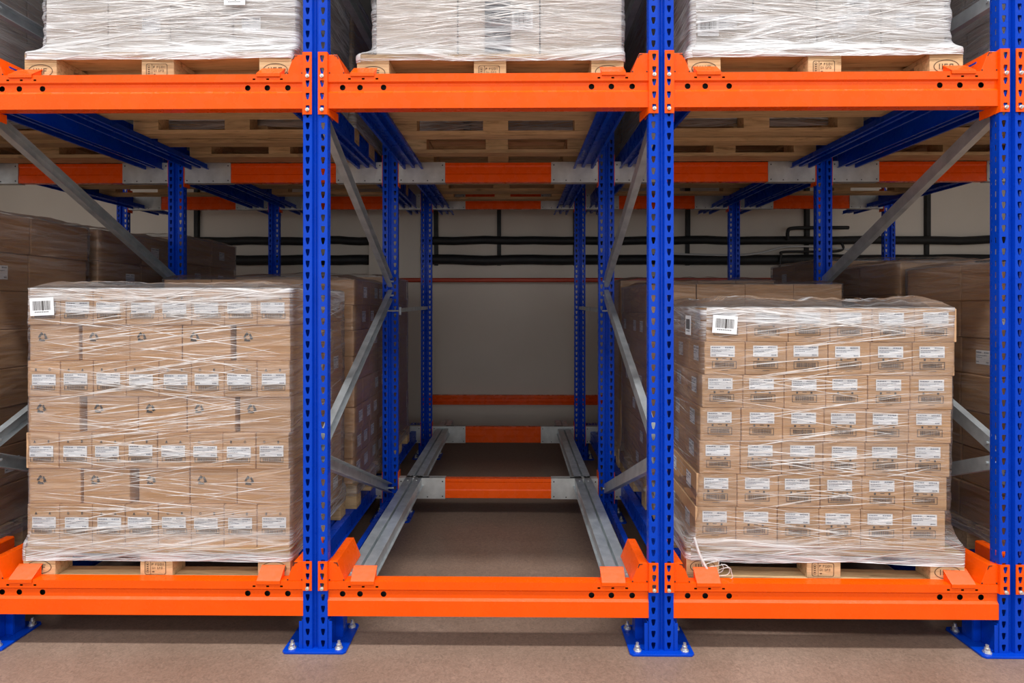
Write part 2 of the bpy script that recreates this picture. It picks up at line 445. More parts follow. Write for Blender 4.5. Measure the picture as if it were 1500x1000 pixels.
def channel_mesh(name, p, q, m, w=.060, d=.036):
    """open channel brace in the x = 0 plane from p to q (y, z)"""
    P_, Q_ = Vector((0, *p)), Vector((0, *q)); dr = (Q_-P_).normalized(); n = Vector((1,0,0)); u = n.cross(dr).normalized()
    prof = [(-d/2, -w/2), (d/2, -w/2), (d/2, -w/2+.004), (-d/2+.004, -w/2+.004), (-d/2+.004, w/2-.004), (d/2, w/2-.004), (d/2, w/2), (-d/2, w/2)]
    b = MB(); k = len(prof)
    vs = [e + n*a + u*c for e in (P_, Q_) for a, c in prof]
    b.add(vs, [(i, (i+1) % k, (i+1) % k+k, i+k) for i in range(k)] + [tuple(range(k-1,-1,-1)), tuple(range(k, 2*k))])
    b.box(-.02, .02, -.005, .005, 0, .0) if False else None
    b.cyl(P_+Vector((-d/2-.008,0,0))+dr*.03, P_+Vector((d/2+.008,0,0))+dr*.03, .007, 8)
    b.cyl(Q_+Vector((-d/2-.008,0,0))-dr*.03, Q_+Vector((d/2+.008,0,0))-dr*.03, .007, 8)
    return b.mesh(name, m)
BR = [channel_mesh('diagonal_brace', (.075, 2.36), (YM+.02, 1.655), GALV),
      channel_mesh('diagonal_brace', (.075, .875), (YM+.02, 1.585), GALV),
      channel_mesh('diagonal_brace', (.075, .81), (YM+.02, .225), GALV)]
HB = channel_mesh('horizontal_brace', (.07, 2.86), (YM+.03, 2.86), GALV)
HB2 = channel_mesh('horizontal_brace', (.07, 3.10), (YM+.03, 3.08), GALV)
TIE = channel_mesh('bottom_tie', (.09, .140), (YM-.0, .140), BLUE, .06, .03)
SPC = MB().bar((.0, YM+.086, 1.465), (.0, YB, 1.478), .03, .03).box(-.045, .06, YM+.075, YM+.09, 1.435, 1.49).cyl((-.03, YM-.006, 1.465), (.06, YM-.006, 1.465), .006, 8).mesh('spacer_bar', GALV)
def frame(x, label, z_h):
    r = empty('upright_frame', (x, 0, 0)); tag(r, label, 'rack upright', 'blue upright frames of the rack')
    for y in (0, YM, YB):
        link('post', POST, r, (0, y, 0), solid=.0028)
        bp = link('base_plate', BASE, r, (0, y, 0), bevel=.002)
        for bx, by in ((-.102, .002), (.102, .002), (.112, .168), (-.112, .168)):
            link('anchor_bolt', BOLTM, bp, (bx, by, .010))
        link('foot_bracket', FOOT, r, (0, y, 0), bevel=.001)
    for m in BR: link('diagonal_brace', m, r, bevel=.001)
    link('horizontal_brace', HB if z_h < 3 else HB2, r)
    link('bottom_tie', TIE, r); link('spacer_bar', SPC, r)
    return r
FL = ['blue upright frame at the far left of the rack, one bay beyond the frame edge',
      'blue upright frame cut by the left edge of the picture',
      'blue upright frame between the left load and the empty bay',
      'blue upright frame between the empty bay and the right load',
      'blue upright frame at the right edge with its side face showing',
      'blue upright frame beyond the right edge, only its rear post visible behind the right bay']
for i, x in enumerate(FX):
    frame(x, FL[i], 3.1 if i in (2, 3) else 2.86)

# ------------------------------------------------------------------ front beams
BW = P-PW-.002
def circ(r, n=16): return [(r*math.cos(2*PI*i/n), r*math.sin(2*PI*i/n)) for i in range(n)]
def front_beam_mesh():
    """z = 0 at beam top, front face y = 0; a recessed band carries round holes"""
    b = MB(); h = BW/2; H = .15; D = .052
    zt0, zt1, zr0, zr1 = 0.0, -.034, -.041, -.073
    zb = -.083; dep = .008
    # upper strip with small slots
    def strip(z_hi, z_lo, y, holes):
        xs = sorted(holes, key=lambda t: t[0]); x = -h
        for hx, poly, half in xs:
            b.add([(x,y,z_lo),(hx-half,y,z_lo),(hx-half,y,z_hi),(x,y,z_hi)], [(0,1,2,3)])
            b.cell((hx-half, y, z_lo), (1,0,0), (0,0,1), 2*half, z_hi-z_lo, [(p+half, q+(z_hi-z_lo)/2) for p, q in poly])
            x = hx+half
        b.add([(x,y,z_lo),(h,y,z_lo),(h,y,z_hi),(x,y,z_hi)], [(0,1,2,3)])
    slot = [(-.006,-.0045),(.006,-.0045),(.006,.0025),(-.006,.0025)]
    sl = []
    for s in (-1, 1):
        for d in (.095, .155, .215): sl.append((s*(h-d), shift(slot, 0, -.004), .012))
    strip(0.0, zt1, 0, sl)
    b.add([(-h,0,zt1),(h,0,zt1),(h,dep,zr0),(-h,dep,zr0)], [(0,3,2,1)])
    ch = circ(.0125)
    hs = []
    for s in (-1, 1):
        for d in ((.063, .139, .242) if s < 0 else (.070, .160, .246)): hs.append((s*(h-d), ch, .0135))
    strip(zr0, zr1, dep, hs)
    b.add([(-h,dep,zr1),(h,dep,zr1),(h,0,zb),(-h,0,zb)], [(0,3,2,1)])
    b.add([(-h,0,zb),(h,0,zb),(h,0,-H),(-h,0,-H)], [(0,3,2,1)])
    b.add([(-h,0,-H),(h,0,-H),(h,D,-H),(-h,D,-H)], [(0,3,2,1)])
    b.add([(-h,D,-H),(h,D,-H),(h,D,0),(-h,D,0)], [(0,3,2,1)])
    b.add([(-h,0,0),(h,0,0),(h,D,0),(-h,D,0)], [(0,1,2,3)])
    b.box(-h+.001, h-.001, D-.022, D-.020, -H+.002, -.002, 1)  # black sheet inside the hollow beam paints the shade behind its holes
    return b.mesh('beam', [ORANGE, BLACK])
BEAM = front_beam_mesh()
def connector_mesh(z_hi, z_lo, side, notch=False):
    """plate over the outer strip of the post front plus the welded end flange; x = 0 at beam end, +x towards the post"""
    b = MB(); w = .040; n = 5 if z_hi-z_lo > .2 else 3
    H = (z_hi-z_lo)/n
    for k in range(n):
        hole = [(p-.0155+w*.55, q) for p, q in teardrop()]
        dz = (H-.05)/2
        hole = [(p, q+dz) for p, q in hole]
        b.cell((0, -.006, z_lo+k*H), (1,0,0), (0,0,1), w, H, hole)
    b.add([(0,-.006,z_lo),(0,-.006,z_hi),(0,.07,z_hi-.012),(0,.07,z_lo-.004)], [(0,1,2,3)])
    if z_lo < -.16: b.add([(0,-.006,z_lo),(-.022,.075,z_lo-.012),(-.022,.075,-.15),(0,-.006,-.15)], [(0,1,2,3)])
    if side < 0: b.v = [(-x, y, z) for x, y, z in b.v]
    return b.mesh('connector_plate', ORANGE)
CONU = {s: connector_mesh(.093, -.178, s) for s in (-1, 1)}
CONL = {s: connector_mesh(.090, -.037, s) for s in (-1, 1)}
SCREW = MB().cyl((0,0,0), (0,-.006,0), .0085, 10).cyl((0,-.006,0), (0,-.012,0), .005, 8).mesh('screw', BOLT)
def stop_mesh():
    """bent lip: short apron over the beam front, then a sloping tongue up and back with one gusset"""
    b = MB(); w = .052; t = .003
    pr = [(-.005, -.012), (-.005, .003), (.052, .047), (.056, .046), (.0555, .0425), (.052, .043), (-.001, .0015), (-.001, -.012)]
    b.prism(pr, (-w, w), 'x')
    b.add([(w-.002, 0, 0), (w-.002, .05, 0), (w-.002, .05, .043)], [(0,1,2)]); b.add([(-w+.002, 0, 0), (-w+.002, .05, 0), (-w+.002, .05, .043)], [(0,1,2)])
    return b.mesh('pallet_stop', ORANGE)
STOP = stop_mesh()
def guide_mesh(side, ylen):
    b = MB(); H = .085
    pts = [(0, 0), (.074, 0), (.040, H), (.006, H), (0, H-.006)]
    if side > 0: pts = [(-x, z) for x, z in pts]
    b.prism(pts, (.004, ylen), 'y')
    # folded rim and corner cut-outs on the face
    for (x, z) in ((.004, .002), (.066, .002)):
        xx = x if side < 0 else -x-.006
        b.box(xx, xx+.006, .002, .0045, z, z+.006, 1)
    e = [(.037, H-.004), (.041, H-.003), (.047, H-.020), (.044, H-.021), (.038, H-.008), (.026, H-.006), (.026, H-.003)]
    if side > 0: e = [(-x, z) for x, z in e]
    b.poly([(x, .0025, z) for x, z in e], 1)
    return b.mesh('pallet_guide', [ORANGE, BLACK])
GUIDE = {s: guide_mesh(s, .26) for s in (-1, 1)}
BAYN = ['far left bay', 'left bay', 'empty middle bay', 'right bay', 'far right bay']
def front_beam(i, upper):
    x = -3.0+1.5*i; z = ZU if upper else ZL
    what = 'upper' if upper else 'lower'
    lab = [f'{what} orange front beam with round holes in the bay past the left upright frame',
           f'{what} orange front beam with round holes carrying the left pallet load',
           ('orange front beam with round holes above the empty bay' if upper else 'orange front beam with round holes at the foot of the empty bay'),
           f'{what} orange front beam with round holes carrying the right pallet load',
           f'{what} orange front beam with round holes in the bay past the right upright frame'][i]
    r = empty('load_beam', (x, 0, z)); tag(r, lab, 'rack beam', 'orange front load beams')
    link('beam', BEAM, r, bevel=.0015)
    for s in (-1, 1):
        c = link('connector_plate', (CONU if upper else CONL)[s], r, (s*BW/2, 0, 0), solid=.003)
        for zz in ((-.012, -.158) if upper else (-.026,)):
            link('screw', SCREW, c, (s*.022, -.007, zz))
        st = link('pallet_stop', STOP, r, (s*.545, 0, 0), bevel=.001)
        link('pallet_guide', GUIDE[s], r, (s*BW/2, 0, .0005), bevel=.0015)
    return r
for i in range(5):
    for up in (False, True): front_beam(i, up)

# ------------------------------------------------------------------ middle and rear beams
def rear_beam_mesh(H):
    h = BW/2
    pts = [(0,0),(0,-H*.16),(.004,-H*.2),(.004,-H*.56),(0,-H*.6),(0,-H),(.05,-H),(.05,0)]
    return MB().prism(pts, (-h, h), 'x').mesh('beam', ORANGE)
def sleeve_mesh(H, L=.325):
    b = MB().box(-L/2, L/2, -.004, .054, -H-.004, .004)
    for sx in (-1, 1):
        for zz in (-.018, -H+.014): b.cyl((sx*(L/2-.018), -.0045, zz), (sx*(L/2-.018), -.006, zz), .005, 8, 1)
    for k in (-.06, .04): b.cyl((k, -.0045, -H+.010), (k, -.006, -H+.010), .0045, 8, 1)
    b.box(-.03, .05, .01, .03, .004, .006, 1)
    return b.mesh('zinc_sleeve', [PLATE, BLACK])
REARS = {}
def rear_beam(i, y, ztop, H, lab):
    if H not in REARS:
        REARS[H] = (rear_beam_mesh(H), sleeve_mesh(H), MB().box(-.0025, .0025, -.012, .06, -H-.03, .05).mesh('end_plate', ORANGE))
    bm, sm, em = REARS[H]
    r = empty('cross_beam', (-3.0+1.5*i, y, ztop)); tag(r, lab, 'rack beam', 'inner orange cross beams')
    link('beam', bm, r, bevel=.0015)
    for s in (-1, 1):
        link('zinc_sleeve', sm, r, (s*(BW/2-.165), 0, 0), bevel=.001)
        link('end_plate', em, r, (s*(BW/2-.001), 0, 0))
for i in range(5):
    n = ['bay beyond the left upright', 'left bay', 'empty bay', 'right bay', 'bay beyond the right upright'][i]
    rear_beam(i, YM+.012, 2.495, .135, f'upper orange middle cross beam with zinc ends, {n}')
    rear_beam(i, YM+.012, .296, .135, f'lower orange middle cross beam with zinc ends, {n}')
    rear_beam(i, YB+.012, 2.590, .143, f'upper dark orange rear cross beam with zinc ends, {n}')
    rear_beam(i, YB+.012, .314, .155, f'lower dark orange rear cross beam with zinc ends, {n}')

# ------------------------------------------------------------------ pallet rails
def rail_prof(H, w=.115):
    h = w/2; g = .0065; t = .004; dp = min(.026, H-.008)
    return [(-h-.012, -H), (-h, -H), (-h, 0), (-g, 0), (-g, -dp), (g, -dp), (g, 0), (h, 0), (h, -H), (h+.012, -H), (h+.012, -H-t), (h-t, -H-t),
            (h-t, -t), (g+t, -t), (g+t, -dp-t), (-g-t, -dp-t), (-g-t, -t), (-h+t, -t), (-h+t, -H-t), (-h-.012, -H-t)]
def rail(x, z, H, m, lab, fence=0):
    r = empty('pallet_rail', (x, .056, z)); tag(r, lab, 'rail', 'pallet rails running into the rack')
    L1, L2 = YM-.056-.0, 3.48-.056
    for a, b_ in ((0, L1+.02), (L1+.028, L2)):
        mb = MB().prism(rail_prof(H), (a, b_), 'y')
        if fence:                                   # upright guide flange along the outer edge
            f0, f1 = sorted((fence*.0545, fence*.0585)); mb.box(f0, f1, a, b_, -H, .085)
        o = mb.build('rail_section', m, r, bevel=.0015)
        for yy in (a+.035, b_-.06):
            for xx in (-.03, .03):
                link('screw', SCREWZ, o, (xx, yy, 0))
SCREWZ = MB().cyl((0,0,0), (0,0,.003), .0065, 10).mesh('screw', BOLT)
for i in range(5):
    xb = -3.0+1.5*i
    for up in (False, True):
        for s in (-1, 1):
            n = ['bay beyond the left upright', 'left bay', 'empty bay', 'right bay', 'bay beyond the right upright'][i]
            side = 'left' if s < 0 else 'right'
            if i == 2:
                if up: rail(xb+s*.59, ZU-.021, .034, BLUE, f'{side} blue rail under the pallet above the empty bay')
                else: rail(xb+s*.59, ZL-.002, .05, GALV, f'{side} bare galvanised rail of the empty bay')
            else:
                rail(xb+s*.59, (ZU-.021 if up else ZL-.031), .032 if up else .090, BLUE, f'{side} blue rail under the {"upper" if up else "lower"} pallets of the {n}', s if up else 0)

# ------------------------------------------------------------------ pallets
PD = .82
def glyphs(b, x, z, w, h, n, mi, y, rng):
    """a row of n little letter-like strokes"""
    cw = w/n
    for k in range(n):
        x0 = x+k*cw; t = cw*.16
        kind = rng.randrange(4)
        b.quad((x0, y, z), (t,0,0), (0,0,h), mi)
        if kind != 1: b.quad((x0, y, z+h-t), (cw*.68,0,0), (0,0,t), mi)
        if kind != 2: b.quad((x0+cw*.55, y, z), (t,0,0), (0,0,h*(1 if kind else .55)), mi)
        if kind in (0, 3): b.quad((x0, y, z), (cw*.68,0,0), (0,0,t), mi)
        if kind == 2: b.quad((x0, y, z+h*.45), (cw*.6,0,0), (0,0,t), mi)
def outline(b, pts, t, y, mi=0):
    n = len(pts); c = (sum(p[0] for p in pts)/n, sum(p[1] for p in pts)/n)
    inn = []
    for (x, z) in pts:
        d = math.hypot(x-c[0], z-c[1]); k = max(0, 1-t*1.15/d) if d else 1
        inn.append((c[0]+(x-c[0])*k, c[1]+(z-c[1])*k))
    vs = [(x, y, z) for x, z in pts]+[(x, y, z) for x, z in inn]
    b.add(vs, [(i, (i+1) % n, n+(i+1) % n, n+i) for i in range(n)], mi)
def rrect(x0, x1, z0, z1, r, n=5):
    pts = []
    for cx, cz, a0 in ((x1-r, z0+r, -PI/2), (x1-r, z1-r, 0), (x0+r, z1-r, PI/2), (x0+r, z0+r, PI)):
        for k in range(n+1):
            a = a0+PI/2*k/n; pts.append((cx+r*math.cos(a), cz+r*math.sin(a)))
    return pts
def stamp_oval(seed):
    rng = random.Random(seed); b = MB(); y = -.0008
    outline(b, [(.056*math.cos(2*PI*i/28), .030*math.sin(2*PI*i/28)) for i in range(28)], .003, y)
    glyphs(b, -.032, -.012, .068, .024, 3, 0, y, rng)
    return b.mesh('burnt_stamp', STAMP)
def stamp_box(seed):
    rng = random.Random(seed); b = MB(); y = -.0008
    outline(b, rrect(-.052, .044, -.030, .030, .008), .0026, y)
    b.quad((-.026, y, -.029), (.002,0,0), (0,0,.058))
    outline(b, rrect(-.046, -.032, -.022, .022, .005), .0016, y)
    for k in range(4): b.quad((-.043, y, -.016+k*.009), (.008,0,0), (0,0,.005))
    glyphs(b, -.020, .010, .012, .010, 1, 0, y, rng); glyphs(b, -.004, .010, .040, .010, 4, 0, y, rng)
    glyphs(b, -.018, -.006, .016, .010, 2, 0, y, rng); glyphs(b, .004, -.006, .026, .010, 3, 0, y, rng)
    b.quad((-.018, y, -.020), (.010,0,0), (0,0,.005))
    return b.mesh('burnt_stamp', STAMP)
OVAL, SBOX = [stamp_oval(3), stamp_oval(8)], stamp_box(5)
def board(name, x0, x1, y0, y1, z0, z1): 
    cx, cy, cz = (x0+x1)/2, (y0+y1)/2, (z0+z1)/2
    return MB().box(x0-cx, x1-cx, y0-cy, y1-cy, z0-cz, z1-cz).mesh(name, WOOD), (cx, cy, cz)
def make_pallet():
    r = empty('wooden_pallet'); h = PD/2
    for y0, y1 in ((-h, -h+.10), (-.0725, .0725), (h-.10, h)):
        m, l = board('bottom_board', -.6, .6, y0, y1, 0, .022); link('bottom_board', m, r, l, bevel=.002)
    for xi, (x0, x1) in enumerate(((-.6, -.455), (-.0725, .0725), (.455, .6))):
        for yi, (y0, y1) in enumerate(((-h, -h+.10), (-.0725, .0725), (h-.10, h))):
            m, l = board('block', x0, x1, y0, y1, .022, .100); bl = link('block', m, r, l, bevel=.002)
            if yi == 0:
                link('burnt_stamp', SBOX if xi == 1 else OVAL[xi//2], bl, (0, -.05, 0))
    for x0, x1 in ((-.6, -.455), (-.0725, .0725), (.455, .6)):
        m, l = board('stringer_board', x0, x1, -h, h, .100, .122); link('stringer_board', m, r, l, bevel=.002)
    for y0, y1 in ((-h, -h+.145), (-h+.19, -h+.29), (-.0725, .0725), (h-.29, h-.19), (h-.145, h)):
        m, l = board('deck_board', -.6, .6, y0, y1, .122, .144); link('deck_board', m, r, l, bevel=.002)
    return r
PAL = make_pallet(); PAL_USED = False
def pallet(cx, yf, z, rz, label):
    global PAL_USED
    if not PAL_USED: o = PAL; PAL_USED = True
    else: o = copy_tree(PAL, None, () if yf < .2 else ('burnt_stamp',))
    o.location = (cx, yf+PD/2, z); o.rotation_euler = (0, 0, rz)
    tag(o, label, 'pallet', 'wooden pallets on the rack'); return o

# ------------------------------------------------------------------ cartons
def carton_mesh(w, d, h, m):
    b = MB(); g = .0012 if m is CARD else .0028
    b.box(-w/2+g, w/2-g, -d/2+g, d/2-g, 0, h-.001)
    return b.mesh('carton', m)
def text_label(w, h, seed):
    rng = random.Random(seed); b = MB(); y = -.0009
    b.quad((-w/2, 0, 0), (w,0,0), (0,0,h), 0)
    def line(x0, x1, z, t):
        x = x0
        while x < x1:
            l = min(rng.uniform(.004, .012)*w/.107, x1-x); b.quad((x, y, z), (l,0,0), (0,0,t), 1); x += l+.0016
    line(-w*.45, -w*.45+w*.36, h*.80, h*.085); line(w*.10, w*.42, h*.79, h*.10)
    line(-w*.45, w*.16, h*.60, h*.05); line(-w*.45, -w*.05, h*.46, h*.05); line(w*.12, w*.3, h*.62, h*.04)
    line(-w*.45, -w*.28, h*.13, h*.08); line(w*.24, w*.43, h*.11, h*.09)
    return b.mesh('label', [PAPER, INKB])
def printed_bars(w, h, seed, t=.0022):
    rng = random.Random(seed); b = MB(); y = -.0006
    for (x, z, ww, hh) in ((-w/2, 0, w, t), (-w/2, h-t, w, t), (-w/2, 0, t, h), (w/2-t, 0, t, h)): b.quad((x, y, z), (ww,0,0), (0,0,hh), 0)
    x = -w*.38
    while x < w*.38:
        l = rng.uniform(.0012, .0035); b.quad((x, y, h*.2), (l,0,0), (0,0,h*.62), 1); x += l+rng.uniform(.001, .0025)
    return b
def marks(b, xs, z, rng):
    y = -.0006
    for x in xs:
        k = rng.randrange(3)
        if k == 0: b.quad((x-.004, y, z), (.008,0,0), (0,0,.004), 0); b.quad((x-.004, y, z+.0055), (.008,0,0), (0,0,.006), 0)
        elif k == 1: b.poly([(x-.005,y,z+.002), (x+.005,y,z+.002), (x,y,z+.012)], 0); b.quad((x-.006,y,z-.0005),(.012,0,0),(0,0,.0016), 0)
        else: outline(b, [(x+.005*math.cos(2*PI*i/8), z+.006+.006*math.sin(2*PI*i/8)) for i in range(8)], .002, y, 0)
def recycle_mesh(r=.0205):
    b = MB(); y = -.0006
    for k in range(3):
        a0 = PI/2+k*2*PI/3
        pts_o, pts_i = [], []
        for j in range(7):
            a = a0+.30+j*(1.35/6)
            # rounded triangle radius
            rad = r*(1-.10*math.cos(3*(a-PI/2)+PI))
            pts_o.append((rad*math.cos(a), y, rad*math.sin(a))); pts_i.append((rad*.50*math.cos(a), y, rad*.50*math.sin(a)))
        n = 7
        b.add(pts_o+pts_i, [(i, i+1, n+i+1, n+i) for i in range(n-1)])
        a = a0+.30
        b.add([(r*1.28*math.cos(a), y, r*1.28*math.sin(a)), (r*.30*math.cos(a), y, r*.30*math.sin(a)), (r*.8*math.cos(a-.52), y, r*.8*math.sin(a-.52))], [(0,1,2)])
    return b.mesh('recycling_mark', INK)
RECY = recycle_mesh()
def A_print(seed, h):
    rng = random.Random(seed); b = printed_bars(.105, .024, seed); b.v = [(x, y, z+.029) for x, y, z in b.v]
    marks(b, (-.033, .03), .115, rng); return b.mesh('printed_marks', [INK, INKL])
def C_print(seed):
    rng = random.Random(seed); b = printed_bars(.107, .033, seed); b.v = [(x, y, z+.028) for x, y, z in b.v]
    y = -.0006
    for x in (-.032, .030): b.quad((x-.004, y, .066), (.008,0,0), (0,0,.009), 0)
    for k in range(3): b.quad((-.008+k*.006, y, .071), (.0045,0,0), (0,0,.004), 1)
    b.quad((-.014, y, .019), (.03,0,0), (0,0,.002), 1)
    return b.mesh('printed_marks', [INK, INKL])
LAB = [text_label(.108, .050, 10+k) for k in range(4)]
LABS = [text_label(.085, .070, 30+k) for k in range(3)]
APR = [A_print(50+k, .16) for k in range(4)]
CPR = [C_print(70+k) for k in range(4)]
MESHC = {}
REST = {}
def carton(w, d, h, m, M, loc, rz, label, group, cat='carton', parts=(), rest=False):
    if rest:
        b = REST.setdefault('b', MB()); mi = {'cardboard': 0, 'brown_cardboard': 1, 'pale_cardboard': 2}[m.name]
        k = len(b.v); g = .0015
        b.box(-w/2+g, w/2-g, -d/2+g, d/2-g, 0, h-.001, mi)
        T = M @ Matrix.Translation(loc)
        b.v[k:] = [tuple(T @ Vector(p)) for p in b.v[k:]]
        return None
    key = (w, d, h, m.name)
    if key not in MESHC: MESHC[key] = carton_mesh(w, d, h, m)
    o = link('carton', MESHC[key], None, bevel=.003 if m is CARD else .006)
    o.location = M @ Vector(loc); o.rotation_euler = (0, 0, M.to_euler().z+rz)
    tag(o, label, cat, group)
    for nm, me, pl_, pz in parts:
        c = link(nm, me, o, pl_); c.rotation_euler = (0, 0, pz)
    return o
ORD = ['first', 'second', 'third', 'fourth', 'fifth', 'sixth', 'seventh', 'eighth', 'ninth']
def rown(k, n): return 'top row' if k == n-1 else 'bottom row' if k == 0 else f'{ORD[k]} row up'

# ------------------------------------------------------------------ stretch film
def film(W, D, z0, z1, M, label, m, skirt=(1.212, PD+.012), zs=.15, flare=.10, nu=150, nv=90, amp=.004, crown=.03, lean=0, strands=0, seed=0, inward=.30, sag=.012, skirt_dx=0):
    """rounded tube of film round the load; z0 lower hem, z1 load top; UV in metres"""
    rng = random.Random(seed); b = MB(); r = .02
    def ring(w, d, n):
        # n points evenly round a rounded rectangle, with perimeter length
        per = 2*(w+d)-8*r+2*PI*r; pts = []
        segs = [('l', (-w/2+r, -d/2), (w/2-r, -d/2)), ('a', (w/2-r, -d/2+r), -PI/2), ('l', (w/2, -d/2+r), (w/2, d/2-r)), ('a', (w/2-r, d/2-r), 0),
                ('l', (w/2-r, d/2), (-w/2+r, d/2)), ('a', (-w/2+r, d/2-r), PI/2), ('l', (-w/2, d/2-r), (-w/2, -d/2+r)), ('a', (-w/2+r, -d/2+r), PI)]
        for s in segs:
            if s[0] == 'l':
                L = math.dist(s[1], s[2]); k = max(2, int(n*L/per))
                for j in range(k):
                    t = j/k; nx, ny = (s[2][1]-s[1][1])/L, -(s[2][0]-s[1][0])/L
                    pts.append((s[1][0]+(s[2][0]-s[1][0])*t, s[1][1]+(s[2][1]-s[1][1])*t, nx, ny))
            else:
                for j in range(4):
                    a = s[2]+PI/2*j/4; pts.append((s[1][0]+r*math.cos(a), s[1][1]+r*math.sin(a), math.cos(a), math.sin(a)))
        return pts
    # number of points must be the same for every ring: use the load ring topology scaled
    base = ring(1.0, .8, nu); n = len(base)
    def scaled(w, d):
        out = []
        for x, y, nx, ny in base:
            out.append((x*w, y/.8*d, nx, ny))
        return out
    zs_list = []
    rows = []
    for j in range(nv+1):
        z = z0+(z1-z0)*j/nv
        t = 0 if z <= zs else min(1, (z-zs)/flare); t = 1-(1-t)**2.2
        w = skirt[0]+(W-skirt[0])*t; d = skirt[1]+(D-skirt[1])*t
        rows.append((scaled(w, d), z, 1.0, (lean*max(0, (z-zs))/(z1-zs) if lean else 0)+skirt_dx*(1-t)))
    nw = max(4, nv//9)
    for j in range(1, nw+1):                     # folded over the top, puffed up
        t = j/nw; k = inward*t
        rows.append((scaled(W*(1-k), D*(1-k)), z1+.004+crown*math.sin(min(1, t*1.6)*PI/2), .35, lean))
    u_acc = [0.0]
    for i in range(1, n+1):
        p, q = base[i-1], base[i % n]; u_acc.append(u_acc[-1]+math.hypot((q[0]-p[0])*W, (q[1]-p[1])*D/.8))
    uvs = []
    nr = len(rows)
    for j, (pts, z, kk, ln) in enumerate(rows):
        for i in range(n+1):
            x, y, nx, ny = pts[i % n]; u = u_acc[i]
            a = amp*(noise.noise(Vector((u*2.2+seed*7, z*26, seed*3.1))) + .7*noise.noise(Vector((u*7, z*55+u*3, seed*1.3)))) + amp*.5
            zz = z
            if j == 0: zz = z - sag*(.5+noise.noise(Vector((u*2.3, seed*5, 0))))
            if j > nv: zz += crown*.55*noise.noise(Vector((x*5, y*5, seed))) + .5*crown*noise.noise(Vector((x*14, y*14, seed)))
            b.v.append((x+nx*a*kk+ln, y+ny*a*kk, zz)); uvs.append((u, zz if j <= nv else z1*.55+(j-nv)*.05))
    st = n+1
    for j in range(nr-1):
        for i in range(n): b.f.append((j*st+i, j*st+i+1, (j+1)*st+i+1, (j+1)*st+i)); b.m.append(0)
    # twisted folds of film lying on the wrap
    def ribbon(pts, wd, nrm):
        k = len(b.v); nn = Vector(nrm)
        for q, (p, zz) in enumerate(pts):
            tt = math.sin(PI*q/(len(pts)-1))*wd+.0006
            P3 = Vector(p)+nn*(.0045+.002*math.sin(q*.9))
            P4 = P3 + nn*tt*.45
            b.v += [tuple(P3+Vector((0,0,-tt))), tuple(P4), tuple(P3+Vector((0,0,tt)))]; uvs.extend([(0, zz)]*3)
        for q in range(len(pts)-1):
            for e in range(2):
                b.f.append((k+q*3+e, k+q*3+3+e, k+q*3+4+e, k+q*3+1+e)); b.m.append(1)
    for s in range(strands):
        front = rng.random() < .8
        half = (W if front else D)/2
        L = rng.uniform(.25, 1.0)*2*half*.9; c0 = rng.uniform(-half*.95, half*.95-L) if L < 1.9*half else -half*.9
        zc = z0+.1+(z1-z0-.12)*rng.random(); sl = rng.choice((-1, 1, 1))*rng.uniform(.01, .20)
        nseg = 14; pts = []
        for q in range(nseg+1):
            t = c0+L*q/nseg; z = zc+sl*(t-c0-L/2)+.004*noise.noise(Vector((t*6, s*3.3, 0)))
            if z < z0+.08 or z > z1-.005: continue
            ln = lean*max(0, z-zs)/(z1-zs) if lean else 0
            tf = 0 if z <= zs else min(1, (z-zs)/flare); tf = 1-(1-tf)**2.2
            hd = (skirt[1]+(D-skirt[1])*tf)/2; hw = (skirt[0]+(W-skirt[0])*tf)/2
            if front: pts.append(((t+ln, -hd-amp*.4, z), z))
            else: pts.append((((1 if label_side > 0 else -1)*(hw+amp*.4)+ln, t, z), z))
        if len(pts) > 4: ribbon(pts, rng.uniform(.0006, .0023), (0,-1,0) if front else ((1 if label_side > 0 else -1), 0, 0))
    me = b.mesh('stretch_film', [m, STRAND], True)
    uvl = me.uv_layers.new(name='UVMap')
    for lp in me.loops: uvl.data[lp.index].uv = uvs[lp.vertex_index]
    o = link('stretch_film', me)
    o.matrix_world = M
    tag(o, label, 'stretch film', 'stretch film round the loads')
    return o
label_side = 1

def Mx(cx, yf, z, rz): return Matrix.Translation((cx, yf+PD/2, z)) @ Matrix.Rotation(rz, 4, 'Z')

def barcode_mesh(w, h, seed):
    rng = random.Random(seed); b = MB(); y = -.0012
    b.box(-w/2, w/2, -.0008, .0002, 0, h, 0)
    x = -w*.38
    while x < w*.38:
        l = rng.choice((.0012, .0012, .002, .003)); b.quad((x, y, h*.30), (l,0,0), (0,0,h*.52), 1); x += l+rng.choice((.0012, .0012, .0022))
    for k in range(8): b.quad((-w*.30+k*w*.075, y, h*.17), (w*.045,0,0), (0,0,h*.06), 1)
    b.quad((w*.02, y, h*.28), (.005,0,0), (0,0,h*.54), 1)
    return b.mesh('barcode_label', [PAPER, INK])
BAR = barcode_mesh(.108, .080, 4); BAR2 = barcode_mesh(.095, .092, 6)

